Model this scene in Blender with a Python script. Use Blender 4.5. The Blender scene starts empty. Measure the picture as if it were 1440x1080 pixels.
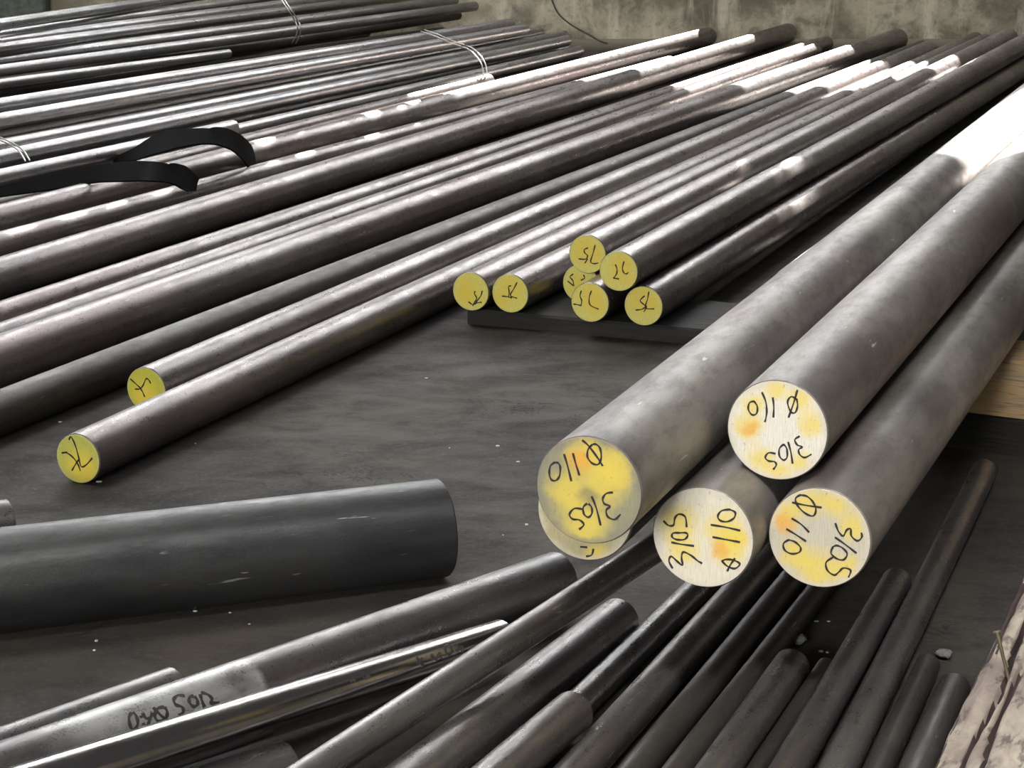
import bpy, bmesh, math, random
from mathutils import Vector, Matrix, noise
random.seed(7)
S = bpy.context.scene
COL = S.collection

# ------------------------------------------------------------------ camera
cam_d = bpy.data.cameras.new('camera'); cam = bpy.data.objects.new('camera', cam_d); COL.objects.link(cam)
cam_d.sensor_fit = 'HORIZONTAL'; cam_d.sensor_width = 36.0; cam_d.lens = 36.0 * 3000 / 1440
cam_d.clip_start = .05; cam_d.clip_end = 200
cam.location = (0, 0, .93); cam.rotation_euler = (math.pi / 2 - math.atan(790 / 3000), 0, 0)
S.camera = cam

# ------------------------------------------------------------------ world, sun, large lights, exposure
W = bpy.data.worlds.new('sky'); S.world = W; W.use_nodes = True
bg = W.node_tree.nodes['Background']; bg.inputs[0].default_value = (1, .99, .97, 1); bg.inputs[1].default_value = .11
def add_light(name, kind, loc, energy, color=(1, 1, 1), size=None, aim=None, direction=None):
    d = bpy.data.lights.new(name, kind); o = bpy.data.objects.new(name, d); COL.objects.link(o)
    o.location = loc; d.energy = energy; d.color = color
    if size: d.shape = 'RECTANGLE'; d.size, d.size_y = size
    v = Vector(direction) if direction else Vector(aim) - Vector(loc)
    o.rotation_euler = v.to_track_quat('-Z', 'Y').to_euler()
    return o
sun = add_light('sun', 'SUN', (0, 12, 9), 80, (1, .97, .91), direction=(-.10, -.80, -.56)); sun.data.angle = math.radians(.53)
add_light('daylight_front', 'AREA', (-2.2, -3.6, 1.7), 320, (1, .99, .97), (1.8, 1.3), aim=(.3, 2.6, .1))
add_light('daylight_roof_opening', 'AREA', (-2.6, 4.6, 6.5), 260, (1, .985, .96), (3.0, 2.0), aim=(.2, 3.6, 0))
hatch = add_light('daylight_roof_hatch', 'AREA', (.75, .1, 4.5), 13, (1, .99, .97), (1.3, .8), aim=(.8, 1.75, 0)); hatch.data.spread = math.radians(40)
S.view_settings.view_transform = 'Standard'; S.view_settings.look = 'None'
S.view_settings.gamma = 1; S.view_settings.use_curve_mapping = False; S.view_settings.exposure = 0

# ------------------------------------------------------------------ helpers
def srgb(r, g, b):
    return tuple((c / 255 / 12.92 if c / 255 <= .04045 else ((c / 255 + .055) / 1.055) ** 2.4) for c in (r, g, b)) + (1,)
def tag(o, label=None, cat=None, group=None, kind=None):
    if label: o['label'] = label
    if cat: o['category'] = cat
    if group: o['group'] = group
    if kind: o['kind'] = kind
    return o
def mk(name, me, mat=None, parent=None, smooth=False):
    o = bpy.data.objects.new(name, me); COL.objects.link(o)
    if mat: me.materials.append(mat)
    if parent: o.parent = parent
    if smooth:
        for p in me.polygons: p.use_smooth = True
    return o
def bm_mesh(bm, name):
    bmesh.ops.recalc_face_normals(bm, faces=bm.faces)
    me = bpy.data.meshes.new(name); bm.to_mesh(me); bm.free(); return me
class NT:
    def __init__(s, name):
        s.m = bpy.data.materials.new(name); s.m.use_nodes = True; s.t = s.m.node_tree; s.n = s.t.nodes; s.l = s.t.links
        s.b = s.n['Principled BSDF']
    def new(s, kind, **kw):
        n = s.n.new(kind)
        for k, v in kw.items(): setattr(n, k, v)
        return n
    def put(s, sock, v):
        if hasattr(v, 'links') or hasattr(v, 'is_output'): s.l.new(v, sock)
        else: sock.default_value = v
    def coord(s, scale=(1, 1, 1), rand=True):
        tc = s.new('ShaderNodeTexCoord'); mp = s.new('ShaderNodeMapping'); mp.inputs['Scale'].default_value = scale
        v = tc.outputs['Object']
        if rand:
            oi = s.new('ShaderNodeObjectInfo'); mu = s.new('ShaderNodeMath', operation='MULTIPLY'); s.put(mu.inputs[0], oi.outputs['Random']); mu.inputs[1].default_value = 37.
            ad = s.new('ShaderNodeVectorMath', operation='ADD'); s.put(ad.inputs[0], v); s.put(ad.inputs[1], mu.outputs[0]); v = ad.outputs[0]
        s.put(mp.inputs[0], v); return mp.outputs[0]
    def noise(s, vec, scale, detail=4, rough=.6, dist=0):
        n = s.new('ShaderNodeTexNoise'); s.put(n.inputs['Vector'], vec); n.inputs['Scale'].default_value = scale
        n.inputs['Detail'].default_value = detail; n.inputs['Roughness'].default_value = rough; n.inputs['Distortion'].default_value = dist
        return n.outputs[0]
    def rng(s, v, a, b, c=0., d=1.):
        n = s.new('ShaderNodeMapRange'); n.interpolation_type = 'SMOOTHSTEP'; s.put(n.inputs[0], v)
        for i, x in enumerate((a, b, c, d)): n.inputs[i + 1].default_value = x
        return n.outputs[0]
    def mix(s, f, a, b, mode='MIX'):
        n = s.new('ShaderNodeMix', data_type='RGBA', blend_type=mode); s.put(n.inputs[0], f); s.put(n.inputs[6], a); s.put(n.inputs[7], b); return n.outputs[2]
    def math(s, op, a, b=0.):
        n = s.new('ShaderNodeMath', operation=op); s.put(n.inputs[0], a); s.put(n.inputs[1], b); return n.outputs[0]
    def bump(s, h, strength, dist=.001, prev=None):
        n = s.new('ShaderNodeBump'); n.inputs['Strength'].default_value = strength; n.inputs['Distance'].default_value = dist
        s.put(n.inputs['Height'], h)
        if prev: s.put(n.inputs['Normal'], prev)
        return n.outputs[0]

# ------------------------------------------------------------------ materials
def steel(name, dark, light, tint, rough=(.24, .42), metal=.8, glint=.5, bump=.35, scr=.5):
    dark, light, tint = [tuple(x * .68 for x in q[:3]) + (1,) for q in (dark, light, tint)]
    m = NT(name); v = m.coord((1, 1, .35)); v1 = m.coord((1, 1, 1))
    big = m.noise(v, 9, 3, .6); mid = m.noise(v, 60, 5, .7); fine = m.noise(v1, 420, 3, .7)
    c = m.mix(m.rng(big, .35, .65), dark, light)
    c = m.mix(m.math('MULTIPLY', m.rng(m.noise(v, 5, 4, .6, .5), .45, .65), .65), c, tint)
    c = m.mix(m.math('MULTIPLY', m.rng(mid, .45, .72), .35), c, tuple(x * .45 for x in dark[:3]) + (1,))
    # fine bright rubbed nicks
    wv = m.coord((1, 1, .12)); nk = m.rng(m.noise(wv, 150, 2, .5, .8), .68, .74)
    nk = m.math('MULTIPLY', nk, m.rng(m.noise(v1, 14, 2), .5, .66)); nk = m.math('MULTIPLY', nk, scr)
    c = m.mix(nk, c, (.55, .53, .5, 1))
    m.put(m.b.inputs['Base Color'], c)
    m.b.inputs['Metallic'].default_value = metal
    r = m.rng(m.math('ADD', m.math('MULTIPLY', mid, .6), m.math('MULTIPLY', fine, .4)), .36, .64, rough[0], rough[1])
    m.put(m.b.inputs['Roughness'], r)
    md2 = m.noise(v1, 170, 4, .75)
    n = m.bump(mid, bump, .0014); n = m.bump(md2, bump * .9, .0007, n); n = m.bump(fine, glint, .0005, n)
    m.put(m.b.inputs['Normal'], n)
    return m.m
M = {}
M['mauve'] = steel('hot rolled steel, mauve scale', (.21, .185, .185, 1), (.36, .325, .31, 1), (.27, .20, .20, 1), metal=.62)
M['grey'] = steel('hot rolled steel, grey scale', (.18, .158, .15, 1), (.385, .355, .318, 1), (.27, .215, .21, 1), (.42, .58), .35, .5, .35, .9)
M['heavy'] = steel('dark heavy round', (.085, .084, .085, 1), (.15, .149, .148, 1), (.10, .096, .096, 1), (.36, .52), .8, .4, .3, .9)
M['thin'] = steel('drawn steel', (.42, .42, .43, 1), (.62, .61, .61, 1), (.5, .45, .46, 1), (.26, .42), .9, .6, .3)
M['dark'] = steel('shade-darkened steel', (.085, .075, .07, 1), (.135, .12, .11, 1), (.10, .088, .082, 1), (.38, .56), .7)  # base colour darkened to carry the shade on the low bars
M['lower'] = steel('greasy steel', (.22, .21, .21, 1), (.38, .36, .35, 1), (.26, .22, .22, 1), (.24, .42), .8, .4, .3, .9)
M['shiny'] = steel('peeled polished steel', (.42, .40, .40, 1), (.55, .53, .53, 1), (.35, .30, .31, 1), (.13, .24), 1., .12, .08, .2)

def wash(base, z0, z1):
    m = base.copy(); m.name = 'steel with pale paint wash'; t = m.node_tree; b = t.nodes['Principled BSDF']
    old = b.inputs['Base Color'].links[0].from_socket; tc = t.nodes.new('ShaderNodeTexCoord'); sp = t.nodes.new('ShaderNodeSeparateXYZ'); t.links.new(tc.outputs['Object'], sp.inputs[0])
    nz = t.nodes.new('ShaderNodeTexNoise'); nz.inputs['Scale'].default_value = 22; nz.inputs['Detail'].default_value = 5; t.links.new(tc.outputs['Object'], nz.inputs['Vector'])
    def mp(src, a, c, d, e):
        n = t.nodes.new('ShaderNodeMapRange'); t.links.new(src, n.inputs[0])
        for i, x in enumerate((a, c, d, e)): n.inputs[i + 1].default_value = x
        return n.outputs[0]
    def mul(a, c):
        n = t.nodes.new('ShaderNodeMath'); n.operation = 'MULTIPLY'; t.links.new(a, n.inputs[0]); t.links.new(c, n.inputs[1]); return n.outputs[0]
    f = mul(mul(mp(sp.outputs[2], z0 - .03, z0 + .03, 0, 1), mp(sp.outputs[2], z1 - .004, z1 + .004, 1, 0)), mp(nz.outputs[0], .36, .58, .1, .85))
    mx = t.nodes.new('ShaderNodeMix'); mx.data_type = 'RGBA'; t.links.new(f, mx.inputs[0]); t.links.new(old, mx.inputs[6]); mx.inputs[7].default_value = (.40, .40, .39, 1); t.links.new(mx.outputs[2], b.inputs['Base Color'])
    mr = t.nodes.new('ShaderNodeMath'); mr.operation = 'MULTIPLY_ADD'; t.links.new(f, mr.inputs[0]); mr.inputs[1].default_value = -.55; mr.inputs[2].default_value = .85; t.links.new(mr.outputs[0], b.inputs['Metallic'])
    return m
M['washed'] = wash(M['lower'], .66, .905)

def end_mat(name, base, blobs, rim, rough=.5, sat=.035):
    m = NT(name); v = m.coord(rand=False); tc = m.new('ShaderNodeTexCoord')
    pv = m.new('ShaderNodeVectorMath', operation='ADD'); nz = m.new('ShaderNodeTexNoise'); nz.inputs['Scale'].default_value = 55; nz.inputs['Detail'].default_value = 3
    m.put(nz.inputs['Vector'], v)
    sc = m.new('ShaderNodeVectorMath', operation='MULTIPLY_ADD'); m.put(sc.inputs[0], nz.outputs[1]); sc.inputs[1].default_value = (.02, .02, 0); sc.inputs[2].default_value = (-.01, -.01, 0)
    m.put(pv.inputs[0], v); m.put(pv.inputs[1], sc.outputs[0])
    # saw marks
    wm = m.new('ShaderNodeMapping'); m.put(wm.inputs[0], v); wm.inputs['Rotation'].default_value = (0, 0, .9); wm.inputs['Scale'].default_value = (900, 60, 1)
    saw = m.noise(wm.outputs[0], 1, 3, .6)
    c = m.mix(m.rng(saw, .35, .65), base, tuple(x * .84 for x in base[:3]) + (1,))
    cols = {'y': srgb(226, 200, 74), 'o': srgb(226, 152, 48), 'g': srgb(118, 112, 92)}
    for u, w_, r, k in blobs:
        d = m.new('ShaderNodeVectorMath', operation='DISTANCE'); m.put(d.inputs[0], pv.outputs[0]); d.inputs[1].default_value = (u, w_, 0)
        f = m.rng(d.outputs['Value'], r * .3, r * 1.3, .74 if k == 'y' else .6, 0.)
        c = m.mix(f, c, cols[k])
    ln = m.new('ShaderNodeVectorMath', operation='LENGTH'); mz = m.new('ShaderNodeVectorMath', operation='MULTIPLY'); m.put(mz.inputs[0], pv.outputs[0]); mz.inputs[1].default_value = (1, 1, 0); m.put(ln.inputs[0], mz.outputs[0])
    c = m.mix(m.rng(ln.outputs['Value'], rim[0] * .82, rim[0] * 1.02, 0, rim[2]), c, rim[1])
    gr = m.rng(m.noise(v, 240, 3), .62, .72); c = m.mix(m.math('MULTIPLY', gr, .35), c, (.12, .11, .08, 1))
    m.put(m.b.inputs['Base Color'], c); m.b.inputs['Roughness'].default_value = rough
    m.put(m.b.inputs['Normal'], m.bump(saw, .35, .0004)); return m.m

def simple(name, col, rough=.6, metal=0., bump=None, var=.25, scale=40):
    m = NT(name); v = m.coord(); n = m.noise(v, scale, 5)
    c = m.mix(m.rng(n, .35, .65), tuple(x * (1 - var) for x in col[:3]) + (1,), tuple(min(1, x * (1 + var)) for x in col[:3]) + (1,))
    m.put(m.b.inputs['Base Color'], c); m.b.inputs['Roughness'].default_value = rough; m.b.inputs['Metallic'].default_value = metal
    if bump: m.put(m.b.inputs['Normal'], m.bump(n, bump, .003))
    return m.m
M['ink'] = simple('marker ink', (.018, .012, .014, 1), .55, var=.1)
M['ink2'] = simple('faded marker ink', (.03, .027, .026, 1), .6, var=.2)
M['paintwash'] = simple('dusty pale wash', (.33, .33, .32, 1), .6, .3, .2)
M['strap'] = simple('black webbing', (.004, .004, .004, 1), .9, 0, .4, scale=260)
M['strap'].node_tree.nodes['Principled BSDF'].inputs['Specular IOR Level'].default_value = .08
M['wire'] = simple('galvanised wire', (.75, .74, .73, 1), .38, .7, var=.1)
M['cable'] = simple('grey cable', (.08, .08, .07, 1), .7)
M['chip'] = simple('pale chips', (.5, .5, .48, 1), .8)
M['nail'] = simple('rusty nail', (.13, .11, .07, 1), .6, .6)
M['glass'] = None
g = NT('frosted lit pane'); g.b.inputs['Base Color'].default_value = (.8, .85, .9, 1); g.b.inputs['Emission Color'].default_value = (.96, .98, 1, 1); g.b.inputs['Emission Strength'].default_value = 19; M['glass'] = g.m
M['frame'] = simple('window frame', (.16, .17, .16, 1), .6)

def wood(name, a, b, dark, axis_scale, rough=.8, knots=True):
    m = NT(name); v = m.coord(axis_scale); n = m.noise(v, 9, 6, .65, .6); n2 = m.noise(v, 34, 4, .6, .3)
    c = m.mix(m.rng(n, .35, .65), a, b); c = m.mix(m.math('MULTIPLY', m.rng(n2, .52, .66), .75), c, dark)
    if knots:
        k = m.rng(m.noise(m.coord((3, 3, 3)), 4.5, 2), .6, .7); c = m.mix(m.math('MULTIPLY', k, .6), c, srgb(205, 130, 60))
    m.put(m.b.inputs['Base Color'], c); m.b.inputs['Roughness'].default_value = rough
    m.put(m.b.inputs['Normal'], m.bump(n2, .6, .002, m.bump(n, .5, .004))); return m.m
M['pine'] = wood('weathered pine', srgb(176, 156, 130), srgb(204, 170, 122), srgb(130, 108, 88), (.5, 6, 6))
M['darkwood'] = wood('oily dark timber', srgb(30, 29, 28), srgb(40, 38, 36), srgb(22, 21, 21), (.5, 6, 6), knots=False)
M['bark'] = wood('weathered bark timber', srgb(160, 150, 136), srgb(118, 104, 97), srgb(62, 51, 48), (2.2, .8, 2.2), knots=False)
M['splitwood'] = simple('grey split edge', srgb(128, 120, 128), .7, 0, .5, .3, 60)
M['crack'] = simple('dark crack', srgb(50, 34, 32), .9, 0)

# floor
m = NT('oil dark concrete'); v = m.coord(rand=False); vs = m.coord((1, 1.7, 1), rand=False)
a = m.noise(v, 1.1, 4, .6); b_ = m.noise(vs, 7, 6, .7, .4); f = m.noise(v, 130, 4, .7)
c = m.mix(m.rng(a, .35, .65), srgb(46, 43, 41), srgb(73, 67, 60)); c = m.mix(m.math('MULTIPLY', m.rng(b_, .45, .7), .6), c, srgb(34, 33, 33))
c = m.mix(m.math('MULTIPLY', m.rng(f, .5, .7), .35), c, srgb(90, 86, 80))
# dust gathers towards the wall
sx = m.new('ShaderNodeSeparateXYZ'); m.put(sx.inputs[0], v)
c = m.mix(m.rng(sx.outputs[1], 9.0, 9.5, 0, .9), c, srgb(168, 164, 148))
cr = m.rng(m.noise(vs, 3.2, 5, .75, 1.2), .50, .512, 1, 0); cr2 = m.rng(m.noise(vs, 3.2, 5, .75, 1.2), .488, .50, 0, 1)
crk = m.math('MULTIPLY', m.math('MULTIPLY', cr, cr2), m.rng(m.noise(v, 2.3, 2), .56, .62))
c = m.mix(m.math('MULTIPLY', crk, .7), c, (.006, .006, .006, 1))
m.put(m.b.inputs['Base Color'], c); m.put(m.b.inputs['Roughness'], m.rng(b_, .3, .7, .68, .9)); m.b.inputs['Specular IOR Level'].default_value = .25
m.put(m.b.inputs['Normal'], m.bump(f, .35, .002, m.bump(b_, .3, .005))); M['floor'] = m.m
# wall
m = NT('stained cement render'); v = m.coord(rand=False); vz = m.coord((3.5, 1, .55), rand=False)
a = m.noise(v, 2.4, 6, .65); s_ = m.noise(vz, 2.2, 6, .65, .3); f = m.noise(v, 45, 5, .7)
a2 = m.noise(v, 7.5, 5, .7, .6)
c = m.mix(m.rng(a, .38, .6), srgb(136, 132, 114), srgb(208, 200, 178)); c = m.mix(m.math('MULTIPLY', m.rng(a2, .46, .66), .6), c, srgb(100, 98, 84)); c = m.mix(m.math('MULTIPLY', m.rng(s_, .52, .66), .7), c, srgb(236, 228, 208))
c = m.mix(m.math('MULTIPLY', m.rng(f, .5, .72), .45), c, srgb(112, 108, 94))
sx = m.new('ShaderNodeSeparateXYZ'); m.put(sx.inputs[0], v)
m.put(m.b.inputs['Base Color'], c); m.b.inputs['Roughness'].default_value = .85
m.put(m.b.inputs['Normal'], m.bump(f, .5, .006, m.bump(a, .6, .02))); M['wall'] = m.m

# ------------------------------------------------------------------ setting
def box(name, lo, hi, mat, parent=None, bevel=0., seg=1):
    bm = bmesh.new(); bmesh.ops.create_cube(bm, size=1)
    for v in bm.verts:
        for k in range(3): v.co[k] = lo[k] + (v.co[k] + .5) * (hi[k] - lo[k])
    if bevel: bmesh.ops.bevel(bm, geom=bm.edges[:], offset=bevel, segments=seg, affect='EDGES')
    return mk(name, bm_mesh(bm, name), mat, parent)
tag(box('floor', (-9, -5, -.2), (9, 9.55, 0), M['floor']), kind='structure')
# rear wall: cement wall pierced by windows and by unseen holes added to shape the sun patches
WY = 9.55
def inside(x, z, poly):
    c = False
    for (x0, z0), (x1, z1) in zip(poly, poly[1:] + poly[:1]):
        if (z0 > z) != (z1 > z) and x < (x1 - x0) * (z - z0) / (z1 - z0) + x0: c = not c
    return c
def wall_with_holes(x0, x1, z0, z1, rects, polys, mat, step=.02):
    """front faces on a grid that is fine only round the added sun-patch holes; Solidify gives the thickness"""
    xs = {x0, x1}; zs = {z0, z1}
    for r in rects: xs |= {r[0], r[1]}; zs |= {r[2], r[3]}
    px = [p[0] for q in polys for p in q]; pz = [p[1] for q in polys for p in q]
    k = min(px) - .03
    while k < max(px) + .03: xs.add(k); k += step
    k = min(pz) - .03
    while k < max(pz) + .03: zs.add(k); k += step
    xs = sorted(xs); zs = sorted(zs); bbs = [(min(p[0] for p in q), max(p[0] for p in q), min(p[1] for p in q), max(p[1] for p in q)) for q in polys]
    vs = [(x, WY, z) for z in zs for x in xs]; n = len(xs); fs = []
    for j in range(len(zs) - 1):
        zc = (zs[j] + zs[j + 1]) / 2
        rr = [r for r in rects if r[2] < zc < r[3]]; pp = [(b, q) for b, q in zip(bbs, polys) if b[2] < zc < b[3]]
        for i in range(n - 1):
            xc = (xs[i] + xs[i + 1]) / 2
            if any(r[0] < xc < r[1] for r in rr) or any(b[0] < xc < b[1] and inside(xc, zc, q) for b, q in pp): continue
            fs.append((j * n + i, j * n + i + 1, (j + 1) * n + i + 1, (j + 1) * n + i))
    me = bpy.data.meshes.new('wall_back'); me.from_pydata(vs, [], fs)
    bm = bmesh.new(); bm.from_mesh(me); bmesh.ops.delete(bm, geom=[v for v in bm.verts if not v.link_faces], context='VERTS'); bm.to_mesh(me); bm.free()
    o = mk('wall_back', me, mat); md = o.modifiers.new('thickness', 'SOLIDIFY'); md.thickness = .02; md.offset = -1
    return o
def rect(x0, x1, z0, z1): return [(x0, z0), (x1, z0), (x1, z1), (x0, z1)]
wins = [(-7.4 + 1.72 * i, -7.4 + 1.72 * i + 1.5, 2.3, 3.12) for i in (1, 2, 5)] + [(-2.24, -.56, 2.3, 3.12), (.40, 1.16, 2.3, 3.12)] + [(-7.4 + 1.72 * i, -7.4 + 1.72 * i + 1.5, 4.75, 5.45) for i in range(1, 6)]
holes = []
holes += [[(-0.052, 1.722), (0.079, 1.438), (0.27, 0.978), (0.553, 0.542), (0.834, 0.323), (0.882, 0.542), (1.088, 0.559), (1.286, 0.684), (1.489, 0.96), (1.559, 1.304), (1.696, 1.203), (1.78, 1.735), (1.835, 1.753), (1.877, 1.698), (1.811, 1.892), (1.735, 2.029), (1.659, 2.017), (1.569, 1.614), (1.439, 1.811), (1.321, 1.804), (0.967, 1.804), (0.871, 1.737), (0.7, 1.448), (0.625, 1.438), (0.419, 1.571), (0.254, 1.738), (0.14, 1.869), (0.045, 1.964)], [(1.2, 3.606), (1.236, 3.383), (1.266, 3.39), (1.325, 3.295), (1.289, 3.433), (1.228, 3.499)], [(1.117, 3.562), (1.124, 3.451), (1.146, 3.421), (1.142, 3.526)], [(1.505, 4.369), (1.551, 4.211), (1.684, 3.869), (1.795, 3.656), (1.727, 4.143), (1.644, 4.327), (1.581, 4.41), (1.549, 4.41)]]
for x, z, a, b in [(-0.116, 2.82, 0.016752698911328173, 0.011859667249628923), (-0.075, 2.711, 0.023015460517052628, 0.0196054282179497), (0.001, 2.606, 0.018440160098097763, 0.013320191721297402), (0.035, 2.477, 0.014572805190946999, 0.021129707577136725), (0.108, 2.41, 0.021605374062515594, 0.01232122741623088), (0.153, 2.311, 0.020782736506544615, 0.020255780295896163), (0.22, 2.177, 0.019270222604638558, 0.018060417478197678), (0.257, 2.062, 0.01768305465102174, 0.011072154487184684), (0.332, 1.968, 0.018571666435044647, 0.013602948874879896), (-0.33, 3.268, 0.02258780687854548, 0.020176529058683612), (-0.285, 3.154, 0.019186949666279873, 0.015172516207519684), (-0.413, 3.364, 0.02175110782361545, 0.010518861628866982), (-0.469, 3.485, 0.015365198539394625, 0.016415461538553066), (-0.242, 2.64, 0.03036728189452985, 0.020799805715910183), (-0.177, 2.659, 0.041940135231786475, 0.018738028920666415), (-0.132, 2.532, 0.029081482440961152, 0.01883738862641355), (-0.14, 2.321, 0.03391862959940242, 0.019868267689435566), (-0.067, 2.46, 0.027828276601361744, 0.026457197533866474), (-0.022, 2.365, 0.027054715871494325, 0.023819405770167487), (-0.047, 2.231, 0.03989493223367448, 0.017413712142050033), (0.026, 2.265, 0.02135542532488387, 0.019204172163342706), (0.07, 2.137, 0.03683356930917807, 0.02461604905180176), (0.128, 2.052, 0.02522317773615717, 0.020634937935204285), (0.051, 1.911, 0.023905873256924254, 0.022426262530382463), (0.16, 1.885, 0.020941846131204433, 0.02576208634046126), (0.005, 2.052, 0.0397104111404601, 0.02936632637679283), (0.102, 1.721, 0.03616731504242637, 0.029438146282581314)]:
    holes.append(rect(x - a, x + a, z - b, z + b))  # small unseen holes, added to throw sun flecks along the bars
wb = wall_with_holes(-9, 9, -.2, 9.5, wins, holes, M['wall']); tag(wb, kind='structure')
for k, (x0, x1, z0, z1) in enumerate(wins):
    fr = box('window_%d' % (k + 1), (x0, WY + .02, z0), (x1, WY + .05, z0 + .04), M['frame']); tag(fr, kind='structure')
    n = 3
    for i in range(n):
        w_ = (x1 - x0) / n
        box('pane', (x0 + i * w_ - (.03 if i == 0 else 0), WY + .061, z0 - .03), (x0 + (i + 1) * w_ + (.03 if i == n - 1 else 0), WY + .067, z1 + .03), M['glass'], fr)
        box('mullion', (x0 + i * w_ - .012, WY + .015, z0), (x0 + i * w_ + .012, WY + .055, z1), M['frame'], fr)
pil = box('trim_1', (-2.6, WY - .12, 0), (-2.04, WY, 9.4), simple('green grey painted pier', srgb(98, 106, 98), .7, 0, .3), bevel=.01); tag(pil, kind='structure')
tag(box('wall_left', (-9.1, -5, -.2), (-9, 9.6, 3.), M['wall']), kind='structure')
tag(box('wall_right', (9, -5, -.2), (9.1, 9.6, 3.), M['wall']), kind='structure')

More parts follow.
